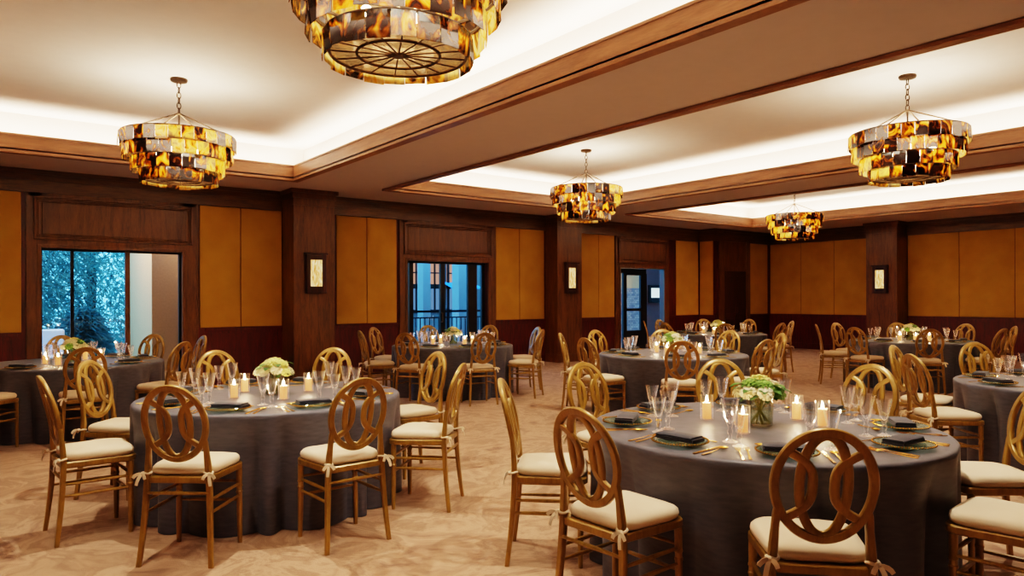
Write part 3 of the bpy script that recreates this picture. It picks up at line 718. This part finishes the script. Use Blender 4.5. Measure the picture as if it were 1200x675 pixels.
# ------------------------------------------------------------------ table ware
def lathe_obj(name, prof, m, n, cat, smooth=35):
    o = fix(MB().lathe(prof, n).build(name, m, None, smooth)); tag(o, '', cat); return o
def goblet(name, h, rb, rf):
    zb = h * .40
    prof = [(0, 0), (rf, 0), (rf, .003), (rf * .6, .007), (.010, .014), (.0075, zb * .35), (.013, zb * .55), (.0135, zb * .66), (.0085, zb * .80), (.012, zb * .95), (rb * .52, zb + h * .10), (rb * .70, zb + h * .28), (rb * .86, zb + h * .46), (rb, h),
            (rb - .0022, h), (rb * .86 - .0025, zb + h * .46), (rb * .69 - .003, zb + h * .28), (rb * .46, zb + h * .12), (.006, zb + h * .03), (0, zb + h * .025)]
    return lathe_obj(name, prof, GLASS, 12, 'glass', 20)
PL = None
def plate():
    prof = [(0, .004), (.085, .004), (.095, .007), (.125, .015), (.132, .017), (.135, .019), (.131, .021), (.122, .0185), (.092, .0105), (.083, .008), (0, .008)]
    o = lathe_obj('charger_plate', prof, GLASSP, 48, 'plate')
    b = MB()
    for i in range(60):
        a = 2 * PI * i / 60; b.ball((.131 * math.cos(a), .131 * math.sin(a), .020), .0048, n=6, m=4)
    b.build('beaded_rim', GOLD, o); return o
def napkin():
    b = MB(); w, d = .105, .048; n = 14
    for layer, (z, dx, k) in enumerate(((0, 0, 1.0), (.0085, .004, .975), (.017, -.003, .95))):
        rows = []
        for i in range(n + 1):
            u = i / n; x = -w * k + 2 * w * k * u + dx; rows.append(x)
        sec = [(-d * k, 0), (-d * k - .002, .004), (-d * k + .002, .008), (0, .0088), (d * k - .004, .0080), (d * k + .003, .0045), (d * k, 0)]
        path = [Vector((x, 0, z + .0012 * math.sin(x * 40 + layer))) for x in rows]
        b.sweep(path, [(YV, Vector((0, 0, 1)))] * len(path), sec)
    o = b.build('folded_napkin', NAPK, None, 60); tag(o, '', 'napkin'); return o
def flat(b, pts, t=.0022):   # (x, half-width, z)
    path = [Vector((x, 0, z)) for x, w, z in pts]; base = len(b.v)
    for (x, w, z) in pts: b.v += [(x, -w, z), (x, w, z), (x, w * .8, z + t), (x, -w * .8, z + t)]
    for i in range(len(pts) - 1):
        for k in range(4):
            k2 = (k + 1) % 4; b.f.append((base + i * 4 + k, base + i * 4 + k2, base + i * 4 + 4 + k2, base + i * 4 + 4 + k))
    b.f.append((base + 3, base + 2, base + 1, base)); e = base + (len(pts) - 1) * 4; b.f.append((e, e + 1, e + 2, e + 3)); return b
HANDLE = [(-.105, .004, .001), (-.10, .0075, .001), (-.06, .0062, .002), (0, .0040, .005), (.03, .0034, .008)]
def fork():
    b = MB(); flat(b, HANDLE + [(.05, .006, .010), (.058, .012, .008), (.07, .0125, .006)])
    for y in (-.0105, -.0036, .0036, .0105):
        k = MB(); flat(k, [(.068, .0019, .006), (.085, .0018, .0055), (.10, .0016, .008), (.105, .0008, .0105)]); b.add([(x, yy + y, z) for x, yy, z in k.v], k.f)
    o = b.build('dinner_fork', GOLD); return fix(tag(o, '', 'fork'))
def knife():
    b = MB(); flat(b, [(-.115, .004, .001), (-.11, .0075, .001), (-.02, .0065, .0015), (-.012, .0045, .002), (0, .0085, .0015), (.06, .0095, .001), (.10, .0085, .001), (.118, .002, .001)], .003)
    o = b.build('table_knife', GOLD); return fix(tag(o, '', 'knife'))
def spoon():
    b = MB(); flat(b, HANDLE + [(.042, .006, .010)])
    k = MB(); n = 16
    for r, dz in ((1, 0), (.85, -.0035), (.55, -.0065), (.2, -.008)): k.v += [(.068 + .030 * r * math.cos(2 * PI * i / n), .0195 * r * math.sin(2 * PI * i / n), .0105 + dz) for i in range(n)]
    for a in range(3):
        for i in range(n): j = (i + 1) % n; k.f.append((a * n + i, a * n + j, a * n + n + j, a * n + n + i))
    k.f.append(tuple(3 * n + i for i in range(n))); b.add(k.v, k.f)
    o = b.build('dessert_spoon', GOLD); return fix(tag(o, '', 'spoon'))
def candle():
    o = empty('pillar_candle', (0, 0, 0), 0, '', 'candle')
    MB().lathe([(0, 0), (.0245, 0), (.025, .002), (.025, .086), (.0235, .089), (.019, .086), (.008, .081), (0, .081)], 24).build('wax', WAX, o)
    MB().tube([(0, 0, .081), (.001, 0, .096)], .0012, 6).build('wick', WICK, o)
    MB().lathe([(0, .088), (.0045, .092), (.0065, .099), (.005, .109), (.002, .119), (0, .124)], 12).build('flame', FLAME, o); return o
def hurricane():
    return lathe_obj('candle_holder', [(0, 0), (.033, 0), (.036, .004), (.037, .14), (.0352, .14), (.0342, .007), (0, .006)], GLASST, 28, 'candle holder')
CREAM = mat_plain('cream_petal', srgb(246, 236, 200), .6, noise=.06); LIME = mat_plain('lime_petal', srgb(226, 222, 130), .6, noise=.1); GREEN = mat_plain('green_hydrangea', srgb(110, 150, 56), .6, noise=.25, nscale=30); LEAFG = mat_plain('bouquet_leaf', srgb(62, 104, 32), .5, noise=.3, nscale=20); STEM = mat_plain('flower_stem', srgb(120, 112, 40), .6, noise=.3, nscale=20)
WATER = mat_glass('vase_water', (.96, .97, .88, 1), .10)
def bloom(rad, seed):
    b = MB(); rr = random.Random(seed)
    for layer, (n, tilt, L) in enumerate(((4, 1.45, .55), (6, 1.15, .72), (8, .8, .9), (10, .45, 1.0), (11, .05, 1.0), (10, -.35, .9))):
        for i in range(n):
            a = 2 * PI * (i + .5 * (layer % 2)) / n + rr.uniform(-.15, .15); w = 2.3 / n * 1.3
            g = []
            for u in (0, .5, 1):
                for v_ in (-1, -.35, .35, 1):
                    ww = w * v_ * (.55 + .6 * u - .35 * u * u) ; el = tilt + .38 * (.5 - u) - .12 * abs(v_) + rr.uniform(-.04, .04)
                    r = rad * L * (.52 + .52 * u - .10 * abs(v_) * u)
                    aa = a + ww; g.append((r * math.cos(el) * math.cos(aa), r * math.cos(el) * math.sin(aa), r * math.sin(el) * .82))
            b.add(g, [(q * 4 + k, q * 4 + k + 1, q * 4 + 5 + k, q * 4 + 4 + k) for q in (0, 1) for k in (0, 1, 2)])
    b.ball((0, 0, 0), rad * .55, n=10, m=6); return b
def arrangement(seed):
    o = empty('flower_arrangement', (0, 0, 0), 0, '', 'flowers'); rr = random.Random(seed)
    fix(MB().lathe([(0, 0), (.060, 0), (.066, .006), (.070, .15), (.066, .15), (.062, .012), (0, .010)], 32).build('vase', GLASSV, o))
    fix(MB().lathe([(0, .012), (.0605, .013), (.0640, .088), (0, .088)], 28).build('water', WATER, o))
    b = MB()
    for i in range(16):
        a = rr.uniform(0, 6.28); b.tube([(.05 * math.cos(a + 2.4), .05 * math.sin(a + 2.4), .016), (.012 * math.cos(a), .012 * math.sin(a), .09), (.05 * math.cos(a), .05 * math.sin(a), .17)], .0038, 6)
    b.build('stem_foliage', STEM, o)
    spots = [(0, 0, .245, .055)] + [(.066 * math.cos(a), .066 * math.sin(a), .222, .050) for a in [2 * PI * k / 5 + .4 for k in range(5)]] + [(.108 * math.cos(a), .108 * math.sin(a), .178, .044) for a in [2 * PI * k / 8 for k in range(8)]]
    for i, (x, y, z, r) in enumerate(spots):
        k = bloom(r, seed * 50 + i); d = Vector((x, y, .10 + z - .17)).normalized(); q = Vector((0, 0, 1)).rotation_difference(d).to_matrix().to_4x4()
        k.xf(Matrix.Translation((x + rr.uniform(-.008, .008), y + rr.uniform(-.008, .008), z + rr.uniform(-.01, .01))) @ q)
        q_ = rr.random(); k.build('bloom', LIME if i == 0 else CREAM if q_ < .64 else LIME if q_ < .90 else GREEN, o, 60)
    for i in range(22):
        a = 2 * PI * i / 22 + rr.uniform(-.2, .2); L = rr.uniform(.055, .085); ze = rr.choice((.15, .165, .2, .225)); k = MB(); r0 = .085 if ze < .18 else .10
        for u in range(6):
            t = u / 5; w = .026 * math.sin(PI * (t * .92 + .06)); rr0 = r0 + L * t - .02
            z = ze + .02 * math.sin(t * 2.2) - .03 * t
            k.v += [(rr0 * math.cos(a) - s * w * math.sin(a), rr0 * math.sin(a) + s * w * math.cos(a), z - (.004 if s == 0 else 0)) for s in (-1, 0, 1)]
        for u in range(5):
            for s in (0, 1): k.f.append((u * 3 + s, u * 3 + s + 1, u * 3 + 4 + s, u * 3 + 3 + s))
        k.build('leaf', LEAFG, o, 180)
    return o

# ------------------------------------------------------------------ furnish the hall
YAW = R(52.296)
CHAIR = Proto(chair()); PLATE = Proto(plate()); NAP = Proto(napkin()); GOB = Proto(goblet('water_goblet', .205, .043, .036)); WINE = Proto(goblet('wine_glass', .182, .038, .033))
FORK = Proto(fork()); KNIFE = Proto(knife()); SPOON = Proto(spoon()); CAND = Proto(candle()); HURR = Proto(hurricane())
ARR = [Proto(arrangement(s)) for s in (3, 5)]
# name, centre, chairs (angle, facing deviation), candles (angle, radius) or None, cutlery level, seed
TDESC = ['the largest one, at the front right', 'at the front left', 'before the garden doorway', 'before the balcony doorway', 'in the middle of the hall', 'by the dark double door', 'before the far wall pillar', 'cut by the right edge']
TABLES = [
 ('the front right table', (3.383, 2.184), [(182.4, 0), (221.4, 1), (136.4, 0), (89.8, -2.6), (44.4, 1), (2.8, .5), (273, 1), (316, 0)], [(358, .33), (318, .32), (192, .25), (99, .32)], 2),
 ('the front left table', (1.745, 5.092), [(183.9, 0), (229.8, 0), (270.9, 1.6), (313.2, 0), (.2, 1.4), (48.6, .4), (90.7, .2), (137.8, -1.2)], [(181, .27), (112, .30), (266, .28), (5, .28)], 2),
 ('the garden doorway table', (.92, 9.127), [(268.6, 0), (310.2, -1.5), (5.7, -.8), (44.3, .8), (89, .6), (226, 0)], [(197, .27), (243, .36), (355, .27), (60, .3)], 1),
 ('the balcony doorway table', (5.78, 8.94), [(168.2, .9), (119.7, 0), (210.8, 0), (74.3, 0), (254.7, 0), (30.8, -.4), (344.2, 0), (303.1, 0)], [(139, .30), (88, .36), (300, .20), (330, .30)], 1),
 ('the middle table', (6.939, 5.72), [(128.8, 0), (175.8, 1.1), (88.1, 0), (223.7, 0), (5.7, 0), (45.2, 0), (264.5, .4), (326.3, 0)], [(205, .26), (94, .24), (312, .33), (30, .28)], 1),
 ('the table by the dark door', (11.526, 8.381), [(48.3, 0), (93.2, 0), (174.6, 0), (9.4, 0), (221.3, 0), (267.2, 0), (318.3, .5), (133, 0)], [(200, .26), (120, .27), (300, .26), (30, .28)], 0),
 ('the table by the far wall', (11.975, 5.021), [(123.2, 0), (79.2, 0), (170.5, 0), (212.2, 0), (31.9, 0), (348, 0), (257.2, 0), (303.3, 1)], [(165, .27), (215, .26), (270, .26), (60, .28)], 0),
 ('the picture edge table', (7.018, 1.63), [(98.2, -2.7), (142.7, .8), (51, 1.4)], [(147, .45), (80, .3), (220, .26), (330, .28)], 1),
]
DIRN = ['far', 'far left', 'left', 'near left', 'near', 'near right', 'right', 'far right']
def seatname(angs, c):
    """unique direction words, as seen from the viewer"""
    base = math.degrees(math.atan2(c[1], c[0]))
    rel = [((a - base) % 360) for a in angs]; order = sorted(range(len(angs)), key=lambda i: rel[i]); n = len(angs)
    best = None
    import itertools
    for combo in itertools.combinations(range(8), n):
        for sh in range(n):
            cost = 0
            for k in range(n):
                d = (rel[order[k]] - 45 * combo[(k + sh) % n] + 180) % 360 - 180; cost += d * d
            if best is None or cost < best[0]: best = (cost, {order[k]: DIRN[combo[(k + sh) % n]] for k in range(n)})
    return best[1]
for ti, (tn, c, chairs, cands, lvl) in enumerate(TABLES):
    table(c[0], c[1], 11 + ti, 'round banquet table draped in slate grey satin, ' + TDESC[ti])
    sn = seatname([a for a, _ in chairs], c)
    for i, (a, fd) in enumerate(chairs):
        th = R(a); p = (c[0] + 1.12 * math.cos(th), c[1] + 1.12 * math.sin(th), 0)
        CHAIR.get(p, th + PI + R(fd) - PI / 2, 'gold oval-back chair on the %s side of %s' % (sn[i], tn), 'gold chairs around the banquet tables')
    places = [(a, sn[i]) for i, (a, _) in enumerate(chairs)]
    for a, s in places:
        rr = random.Random(int(a * 7 + ti)); th = R(a); f = Vector((-math.cos(th), -math.sin(th), 0)); r_ = Vector((f.y, -f.x, 0)); cc = Vector((c[0], c[1], TZ + .001))
        def at(rad, lat, z=0.0): return tuple(cc - f * rad + r_ * lat + Vector((0, 0, z)))
        where = ', %s place of %s' % (s, tn)
        PLATE.get(at(.715, 0), th, 'clear glass charger plate' + where, 'charger plates')
        NAP.get(at(.715, rr.uniform(-.01, .01), .0215), th + PI / 2 + rr.uniform(-.25, .1), 'folded slate napkin on the plate' + where, 'folded napkins')
        GOB.get(at(.50 + rr.uniform(-.015, .015), .135 + rr.uniform(-.01, .01)), rr.uniform(0, 6), 'taller cut crystal goblet' + where, 'cut crystal goblets')
        WINE.get(at(.56 + rr.uniform(-.015, .015), .215 + rr.uniform(-.01, .01)), rr.uniform(0, 6), 'shorter cut crystal wine glass' + where, 'cut crystal wine glasses')
        ro = th + PI   # cutlery points toward the table centre
        if lvl >= 1:
            FORK.get(at(.735, -.165), ro + rr.uniform(-.05, .05), 'gold dinner fork' + where, 'gold flatware')
            KNIFE.get(at(.735, .165), ro + rr.uniform(-.05, .05), 'gold table knife' + where, 'gold flatware')
        if lvl >= 2:
            FORK.get(at(.745, -.20), ro + rr.uniform(-.05, .05), 'outer gold fork' + where, 'gold flatware')
            SPOON.get(at(.735, .205), ro + rr.uniform(-.05, .05), 'gold soup spoon' + where, 'gold flatware')
            SPOON.get(at(.545, -.015), ro + PI / 2 + rr.uniform(-.15, .15), 'gold dessert spoon above the plate' + where, 'gold flatware')
    ARR[ti % 2].get((c[0] + .02, c[1] + .02, TZ + .001), ti * 1.3, 'cream and lime flowers in a glass vase on ' + tn, 'flower centrepieces')
    cn = seatname([a for a, _ in cands], c)
    for i, (a, rad) in enumerate(cands):
        p = (c[0] + rad * math.cos(R(a)), c[1] + rad * math.sin(R(a)))
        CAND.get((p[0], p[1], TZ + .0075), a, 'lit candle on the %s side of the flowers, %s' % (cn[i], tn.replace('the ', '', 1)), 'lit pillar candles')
        HURR.get((p[0], p[1], TZ + .001), a, 'glass candle cylinder %s of the flowers, %s' % (cn[i], tn.replace('the ', '', 1)), 'glass candle cylinders')

# ------------------------------------------------------------------ lights
def spot(x, y, z, e, size=1.75, rad=.05):
    l = bpy.data.lights.new('downlight_lamp', 'SPOT'); l.energy = e; l.spot_size = size; l.spot_blend = .7; l.shadow_soft_size = rad; l.color = (1, .88, .74)
    o = bpy.data.objects.new('downlight_lamp', l); C.objects.link(o); o.location = (x, y, z)
for x, y, z, e in ((1.75, 5.2, HU - .02, 200), (3.1, 2.3, HU - .02, 190), (6.5, 5.6, HU - .02, 200), (6.1, 1.9, HU - .02, 180), (.3, 3.4, HU - .02, 100)): spot(x, y, z, e)

l = bpy.data.lights.new('unseen_patio_light', 'POINT'); l.energy = 210; l.color = (1, .68, .40); l.shadow_soft_size = .1
o = bpy.data.objects.new('unseen_patio_light', l); C.objects.link(o); o.location = (1.7, 13.2, 3.3)
l = bpy.data.lights.new('unseen_patio_light', 'POINT'); l.energy = 24; l.color = (1, .70, .42); l.shadow_soft_size = .1  # second lamp, added out of sight to brighten the stucco front face
o = bpy.data.objects.new('unseen_patio_light', l); C.objects.link(o); o.location = (3.4, 12.7, 2.6)
l = bpy.data.lights.new('passage_warm_fill', 'POINT'); l.energy = 130; l.color = (1, .85, .75); l.shadow_soft_size = .1  # unseen fill added to warm the passage walls
o = bpy.data.objects.new('passage_warm_fill', l); C.objects.link(o); o.location = (15.0, 14.6, 2.8)
wd = bpy.data.worlds.new('dusk'); bpy.context.scene.world = wd; wd.use_nodes = True
bg = wd.node_tree.nodes['Background']; bg.inputs[0].default_value = (.10, .42, .80, 1); bg.inputs[1].default_value = 5.0

# ------------------------------------------------------------------ camera
cam = bpy.data.cameras.new('camera'); co = bpy.data.objects.new('camera', cam); C.objects.link(co)
cam.sensor_width = 36; cam.lens = 826 / 1200 * 36; cam.shift_y = 12.25 / 1200; cam.clip_end = 200; cam.clip_start = .05
co.matrix_world = Matrix.Translation((0, 0, 1.42)) @ Matrix.Rotation(YAW - PI / 2, 4, 'Z') @ Matrix.Rotation(PI / 2, 4, 'X') @ Matrix.Rotation(-R(.17), 4, 'Z')
sc = bpy.context.scene; sc.camera = co
sc.view_settings.view_transform = 'Filmic'; sc.view_settings.look = 'High Contrast'; sc.view_settings.exposure = .82
cy = sc.cycles; cy.max_bounces = 14; cy.diffuse_bounces = 5; cy.transparent_max_bounces = 32; cy.transmission_bounces = 10; cy.glossy_bounces = 4; cy.caustics_reflective = False; cy.caustics_refractive = False; cy.sample_clamp_indirect = 4.0
